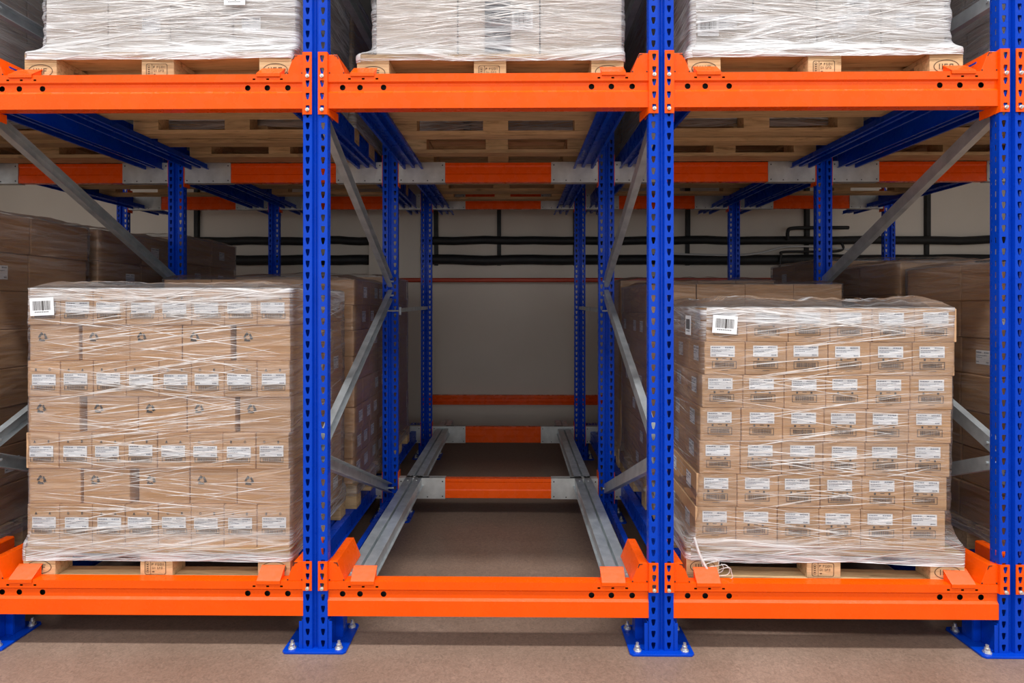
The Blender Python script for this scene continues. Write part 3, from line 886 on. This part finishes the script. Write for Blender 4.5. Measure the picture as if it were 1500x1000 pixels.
# --- left main load ------------------------------------------------------------
YF1 = .055
cxL = -1.482; ZLO = ZL-.03
M = Mx(cxL, YF1, ZLO, 0)
pallet(cxL, YF1, ZLO, 0, 'wooden pallet under the wrapped load in the left bay, on the lower beam')
rows = 7; RH = .1615; WL = 1.19; DL = .78
film_label = 'clear stretch film wrapped round the mixed carton load in the left bay'
xs5 = {1: [(-.584,-.363),(-.351,-.144),(-.142,.080),(.082,.305),(.338,.583)],
       3: [(-.586,-.356),(-.350,-.142),(-.104,.085),(.087,.264),(.270,.583)],
       5: [(-.583,-.371),(-.354,-.142),(-.140,.081),(.083,.301),(.324,.583)]}
xs5 = {5: [(-.583,-.362),(-.349,-.134),(-.132,.101),(.103,.318),(.340,.583)],
       3: [(-.586,-.356),(-.328,-.098),(-.096,.120),(.122,.337),(.356,.583)],
       1: [(-.584,-.350),(-.340,-.130),(-.092,.133),(.135,.345),(.347,.583)]}
jit = random.Random(3)
GL = 'cartons stacked in the left bay load'
for k in range(rows):
    lift = 0 if k else .03; z = .144+k*RH+(.03 if k else 0); dx = [-.006, -.006, -.010, -.004, -.004, -.005, -.004][k]; HK = round(RH+lift, 4)
    if k % 2 == 0:
        w = WL/8
        for c in range(8):
            x = -WL/2+w*(c+.5)+dx; j = jit.randrange(4)
            carton(round(w, 4), .25, HK, CARD, M, (x, -DL/2+.125+jit.uniform(-.002,.003), z), jit.uniform(-.006,.006),
                   f'small labelled carton, {ORD[c]} from left, {rown(k, rows)} of the left bay load', GL,
                   parts=[('label', LAB[j], (jit.uniform(-.008,.006), -.1262, lift+.054+jit.uniform(-.003,.003)), 0), ('printed_marks', APR[jit.randrange(4)], (jit.uniform(-.003,.003), -.125, lift), 0)])
        for q in (1, 2):
            carton(round(w, 4), .25, HK, CARD, M, (WL/2-w/2+dx, -DL/2+.125+.262*q, z), 0,
                   f'side carton, {ORD[q]} behind the right end, {rown(k, rows)} of the left bay load', GL,
                   parts=[('label', LABS[(k+q) % 3], (w/2+.0004, .0, .055), PI/2)])
        if k == rows-1:
            for c in range(7):
                for q in (1, 2):
                    carton(round(w, 4), .25, HK, CARD, M, (-WL/2+w*(c+.5)+dx, -DL/2+.125+.262*q, z), 0,
                           '', GL, rest=True)
    else:
        for c, (a, b_) in enumerate(xs5[k]):
            a, b_ = a*1.02, b_*1.02; w = round(b_-a, 3)
            carton(w, .15, RH, CARD, M, ((a+b_)/2+dx, -DL/2+.082+jit.uniform(0,.006), z), jit.uniform(-.008,.008),
                   f'recycling-marked carton, {ORD[c]} from left, {rown(k, rows)} of the left bay load', GL,
                   parts=[('recycling_mark', RECY, (-w/2+.055+(0 if c else .005), -.0745, .105), 0)])
        for q in range(1, 5):
            carton(.24, .15, RH, CARD, M, (WL/2-.12+dx-.006, -DL/2+.082+.155*q, z), 0,
                   f'side carton, {ORD[q]} behind the right end, {rown(k, rows)} of the left bay load', GL,
                   parts=[('label', LABS[q % 3], (.1204, .0, .05), PI/2)] if q % 2 else [])
zt = .174+rows*RH
FM_L = film_mat('stretch_film_left', .015, .15, .45, .60, zt+.01, .52, 1.3)
fl = film(WL+.014, DL+.010, .098, zt+.004, M, film_label, FM_L, zs=.165, flare=.05, nu=220, nv=120, crown=.022, strands=150, seed=2, amp=.0035)
bl = link('barcode_label', BAR, fl, (-.520, -DL/2-.012, 1.185)); bl.rotation_euler = (0, -.05, 0); bl['label'] = 'white barcode label'

# --- right main load -----------------------------------------------------------
cxR = 1.503; RZ = math.radians(-2.4)
YF3 = .068
M = Mx(cxR, YF3, ZLO, RZ)
pallet(cxR, YF3, ZLO, RZ, 'wooden pallet under the wrapped load in the right bay, on the lower beam')
RH = .1487; WR = 1.088; DR = .79; w = round(WR/6, 4); dd = .262
GR = 'cartons stacked in the right bay load'
for k in range(7):
    lift = 0 if k else .03; z = .146+k*RH+(.03 if k else 0); dx = -.012+.0075*k+jit.uniform(-.003,.003); HK = round(RH+lift, 4)
    for c in range(6):
        x = -WR/2+w*(c+.5)+dx; j = jit.randrange(4)
        pts = [('label', LAB[j], (-.005+jit.uniform(-.006,.006), -dd/2-.0012, lift+.081+jit.uniform(-.002,.002)), 0), ('printed_marks', CPR[jit.randrange(4)], (-.004+jit.uniform(-.003,.003), -dd/2, lift), 0)]
        if c == 0: pts.append(('side_label', LABS[k % 3], (-w/2-.0004, .0, .052), -PI/2))
        carton(w, dd, HK, CARD, M, (x, -DR/2+dd/2+jit.uniform(-.002,.002), z), jit.uniform(-.004,.004),
               f'labelled brown carton, {ORD[c]} from left, {rown(k, 7)} of the right bay load', GR, parts=pts)
    for q in (1, 2):
        carton(w, dd, HK, CARD, M, (-WR/2+w/2+dx, -DR/2+dd/2+.264*q, z), 0,
               f'side carton, {ORD[q]} behind the left end, {rown(k, 7)} of the right bay load', GR,
               parts=[('side_label', LABS[(k+q) % 3], (-w/2-.0004, .02, .052), -PI/2)])
    if k == 6:
        for c in range(1, 6):
            for q in (1, 2):
                carton(w, dd, HK, CARD, M, (-WR/2+w*(c+.5)+dx, -DR/2+dd/2+.264*q, z), 0,
                       '', GR, rest=True)
zt = .176+7*RH
FM_R = film_mat('stretch_film_right', .012, .11, .55, .80, zt+.01, .54, 4.7)
label_side = -1
fl = film(WR+.016, DR+.012, .096, zt+.004, M, 'clear stretch film wrapped round the labelled carton load in the right bay', FM_R, zs=.165, flare=.15, nu=220, nv=120,
          crown=.035, lean=.022, strands=110, seed=5, amp=.0035)
bl = link('barcode_label', BAR, fl, (-.432, -DR/2-.013, 1.105)); bl.rotation_euler = (0, .07, 0); bl['label'] = 'white barcode label'
bl = link('barcode_label', BAR2, fl, (-WR/2-.002, -.235, 1.09)); bl.rotation_euler = (0, 0, -PI/2); bl['label'] = 'white barcode label'
# loose film tail at the pallet's left corner
b = MB()
rng = random.Random(11)
for t in range(4):
    pts = []
    cx_, cz_ = -.505+.02*t, .085-.012*t
    for q in range(9):
        a = 2*PI*q/8*(.8+.1*t)+t*1.3
        rr = .026+.014*rng.random()
        pts.append((cx_+rr*1.2*math.cos(a), -PD/2-.026-.004*rng.random()-.003*t, cz_+rr*.8*math.sin(a)))
    b.tube(curve_pts(pts, 4), .0022, 5)
b.tube(curve_pts([(-.57, -PD/2-.02, .20), (-.55, -PD/2-.03, .13), (-.52, -PD/2-.04, .07), (-.49, -PD/2-.035, .03)]), .006, 6)
tl = b.build('film_tail', STRAND, fl, smooth=True); tl['label'] = 'loose knotted tail of film'

# --- upper front loads ---------------------------------------------------------
def upper_load(i, cx, yf, rz, H, nx, W, seed, pcx, top, where, side, gain=.52):
    global label_side
    M = Mx(cx, yf, ZU-.02, rz)
    pallet(pcx, yf, ZU-.02, rz, f'wooden pallet on the upper beam {where}')
    w = round(W/nx, 4); G = f'cartons of the upper load {where}'
    rng = random.Random(seed)
    for k in range(3):
        dx = rng.uniform(-.012, .012)
        for c in range(nx):
            pts = [('label', LABS[rng.randrange(3)], (rng.uniform(-.06,.06), -.1906, .10), 0)] if rng.random() < .55 else []
            carton(w, .38, H, CARDW, M, (-W/2+w*(c+.5)+dx, -.19, .144+k*H), rng.uniform(-.006,.006),
                   f'pale carton, {ORD[c]} from left, {rown(k, 3)} of the upper load {where}', G, parts=pts)
        carton(w, .38, H, CARDW, M, (side*(W/2-w/2)+dx, .195, .144+k*H), 0,
               f'pale rear carton, {rown(k, 3)} of the upper load {where}', G)
    label_side = side
    m = film_mat('stretch_film_upper', .10 if gain > .5 else .05, gain, .15, .40, .144+3*H, .44, seed*1.9)
    f = film(W+.02, .785, .114, .144+3*H, M, f'dense white stretch film round the upper load {where}', m, zs=.145, flare=.045, nu=200, nv=100, crown=.02, strands=120, seed=seed, amp=.006, skirt_dx=pcx-cx)
    return M, f
M, f1 = upper_load(1, -1.432, .055, 0, .26, 4, 1.14, 21, -1.476, 0, 'above the left bay', 1)
bl = link('barcode_label', barcode_mesh(.095, .07, 9), f1, (.300, -.408, .352)); bl['label'] = 'white barcode label'
M, f2 = upper_load(2, .04, .09, 0, .27, 3, 1.125, 24, .006, 0, 'above the empty bay', -1, .33)
# dark sheet and paper labels seen through the film of the middle load
MB().box(-.058, .058, -.3865, -.3850, .165, .80).build('slip_sheet', SLIP, f2)['label'] = 'dark blue grey strip under the film'
bl = link('barcode_label', BAR2, f2, (.112, -.3868, .262)); bl['label'] = 'white paper label'
M, f3 = upper_load(3, 1.48, .055, -.01, .26, 4, 1.13, 28, 1.487, 0, 'above the right bay', -1)
bl = link('barcode_label', BAR2, f3, (.165, -.3868, .300)); bl['label'] = 'white paper label'
link('barcode_label', BAR2, f3, (-.495, -.3868, .215))['label'] = 'white paper label'

# --- loads further back --------------------------------------------------------
FM_D = [film_mat('stretch_film_rear', .0, .09, .10, .18, 1.5, .5, 8.3+k, .28) for k in range(2)]
FM_G = film_mat('stretch_film_grey', .14, .22, .1, .2, 1.0, .45, 12.1, .28)
def back_load(cx, yf, z0, nrow, H, nd, wc, side, where, m_card, fm, seed, front=0, W=1.16, topfill=False, seen=9):
    """stack whose cartons show on one side (side = +1: right, -1: left)"""
    z0 -= .03 if z0 < 1 else .02
    M = Mx(cx, yf, z0, 0)
    pallet(cx, yf, z0, 0, f'wooden pallet under the {where}')
    d = round(.80/nd, 4); G = f'cartons of the {where}'
    rng = random.Random(seed)
    for k in range(nrow):
        dx = rng.uniform(-.008, .008)
        for q in range(nd):
            pts = []
            if rng.random() < .5: pts = [('side_label', LABS[rng.randrange(3)], (side*(wc/2+.0004), rng.uniform(-d*.25, d*.25), H*.3), side*PI/2)]
            sd = 'right' if side > 0 else 'left'
            carton(wc, d, H, m_card, M, (side*(W/2-wc/2)+dx, -.40+d*(q+.5), .144+k*H), rng.uniform(-.006,.006),
                   f'dim carton {ORD[q]} from front, {rown(k, nrow)} of the {where}', G, parts=pts, rest=k < nrow-seen)
        for c in range(3 if yf < .2 else front if (k >= nrow-2 or topfill and k == 0) else 0):
            x = -side*(W/2)+side*wc*(c+.5)
            if yf < .2 and c == 2: continue
            carton(wc, d, H, m_card, M, (x+dx, -.40+d/2, .144+k*H), 0,
                   '', G, rest=True)
    zt = .144+nrow*H
    film(W+.02, .815, .09, zt+.004, M, f'thin clear film round the {where}', fm, nu=90, nv=36, crown=.02, seed=seed, amp=.005)

Y2, Y3 = .955, 1.84
for yf, z, n, w_ in ((.075, 1.96, 8, 'front'), (Y2, 1.97, 8, 'second'), (Y3, 2.03, 8, 'rearmost')):
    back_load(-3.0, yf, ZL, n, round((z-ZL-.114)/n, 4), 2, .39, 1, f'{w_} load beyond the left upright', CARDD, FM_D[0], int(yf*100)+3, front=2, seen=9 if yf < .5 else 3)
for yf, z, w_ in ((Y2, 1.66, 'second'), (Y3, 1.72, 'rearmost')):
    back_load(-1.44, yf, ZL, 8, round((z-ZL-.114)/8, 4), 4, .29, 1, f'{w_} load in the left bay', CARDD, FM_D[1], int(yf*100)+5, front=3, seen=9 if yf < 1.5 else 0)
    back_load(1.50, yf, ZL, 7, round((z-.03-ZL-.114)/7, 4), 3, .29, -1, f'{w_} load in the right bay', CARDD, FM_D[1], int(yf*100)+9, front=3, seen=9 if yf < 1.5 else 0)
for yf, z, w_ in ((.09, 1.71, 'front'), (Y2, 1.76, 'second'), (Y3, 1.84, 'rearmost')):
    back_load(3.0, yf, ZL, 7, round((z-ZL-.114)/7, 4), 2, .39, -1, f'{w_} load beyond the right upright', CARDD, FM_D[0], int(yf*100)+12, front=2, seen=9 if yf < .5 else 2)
# upper level: outer bays and second / third pallets
back_load(-3.0, .06, ZU, 3, .26, 2, .39, 1, 'front upper load past left upright', CARDW, FM_G, 61, front=2)
back_load(3.0, .06, ZU, 3, .26, 2, .39, -1, 'front upper load past right upright', CARDW, FM_G, 62, front=2)
for i, cx in ((0, -3.0), (1, -1.45), (3, 1.5), (4, 3.0)):
    for yf, w_ in ((Y2, 'second'), (Y3, 'rearmost')):
        n = {0: 'beyond the left upright', 1: 'in the left bay', 3: 'in the right bay', 4: 'beyond the right upright'}[i]
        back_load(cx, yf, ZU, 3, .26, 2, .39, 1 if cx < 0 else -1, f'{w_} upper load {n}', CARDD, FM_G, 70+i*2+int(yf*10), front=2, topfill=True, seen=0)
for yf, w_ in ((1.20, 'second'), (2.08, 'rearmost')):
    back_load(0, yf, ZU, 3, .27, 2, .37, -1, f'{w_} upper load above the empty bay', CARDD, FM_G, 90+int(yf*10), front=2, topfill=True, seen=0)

ro = REST['b'].build('stacked_cartons', [CARD, CARDD, CARDW])
ro['label'] = 'remaining cartons deep inside and behind the stacks, mostly hidden'; ro['category'] = 'carton'; ro['kind'] = 'stuff'

# ------------------------------------------------------------------ light
def area(name, loc, rot, sx, sy, power, col=(1, 1, 1)):
    l = bpy.data.lights.new(name, 'AREA'); l.shape = 'RECTANGLE'; l.size = sx; l.size_y = sy; l.energy = power; l.color = col
    o = bpy.data.objects.new(name, l); COL.objects.link(o); o.location = loc; o.rotation_euler = rot; return o
area('aisle_lamp', (0, -3.6, 11.8), (0, 0, 0), 24, .7, 1750, (1, .985, .96))
area('aisle_lamp_far', (0, -10.5, 11.8), (math.radians(35), 0, 0), 26, 2.2, 1700, (1, .985, .96))
area('added_front_fill', (0, -14.5, 2.3), (PI/2, 0, 0), 20, 4.2, 300, (.96, .98, 1.0))  # low fill light added behind the camera to brighten the rack interior
W_ = bpy.data.worlds.new('World'); SC.world = W_; W_.use_nodes = True
bg = W_.node_tree.nodes['Background']; bg.inputs[0].default_value = (.90, .96, 1.0, 1); bg.inputs[1].default_value = .56

# ------------------------------------------------------------------ camera
cam = bpy.data.cameras.new('camera'); co = bpy.data.objects.new('camera', cam); COL.objects.link(co)
co.location = (.12, -2.45, 1.503)
co.rotation_euler = (PI/2, 0, .0108)
cam.sensor_width = 36; cam.sensor_fit = 'HORIZONTAL'; cam.lens = 828/1500*36
cam.shift_x = 4/1500; cam.shift_y = -53/1500
cam.clip_start = .05
SC.camera = co
SC.view_settings.view_transform = 'Standard'; SC.view_settings.look = 'None'
SC.view_settings.exposure = .25; SC.view_settings.gamma = 1
SC.view_settings.use_curve_mapping = False
SC.cycles.max_bounces = 10; SC.cycles.transparent_max_bounces = 24; SC.cycles.diffuse_bounces = 5
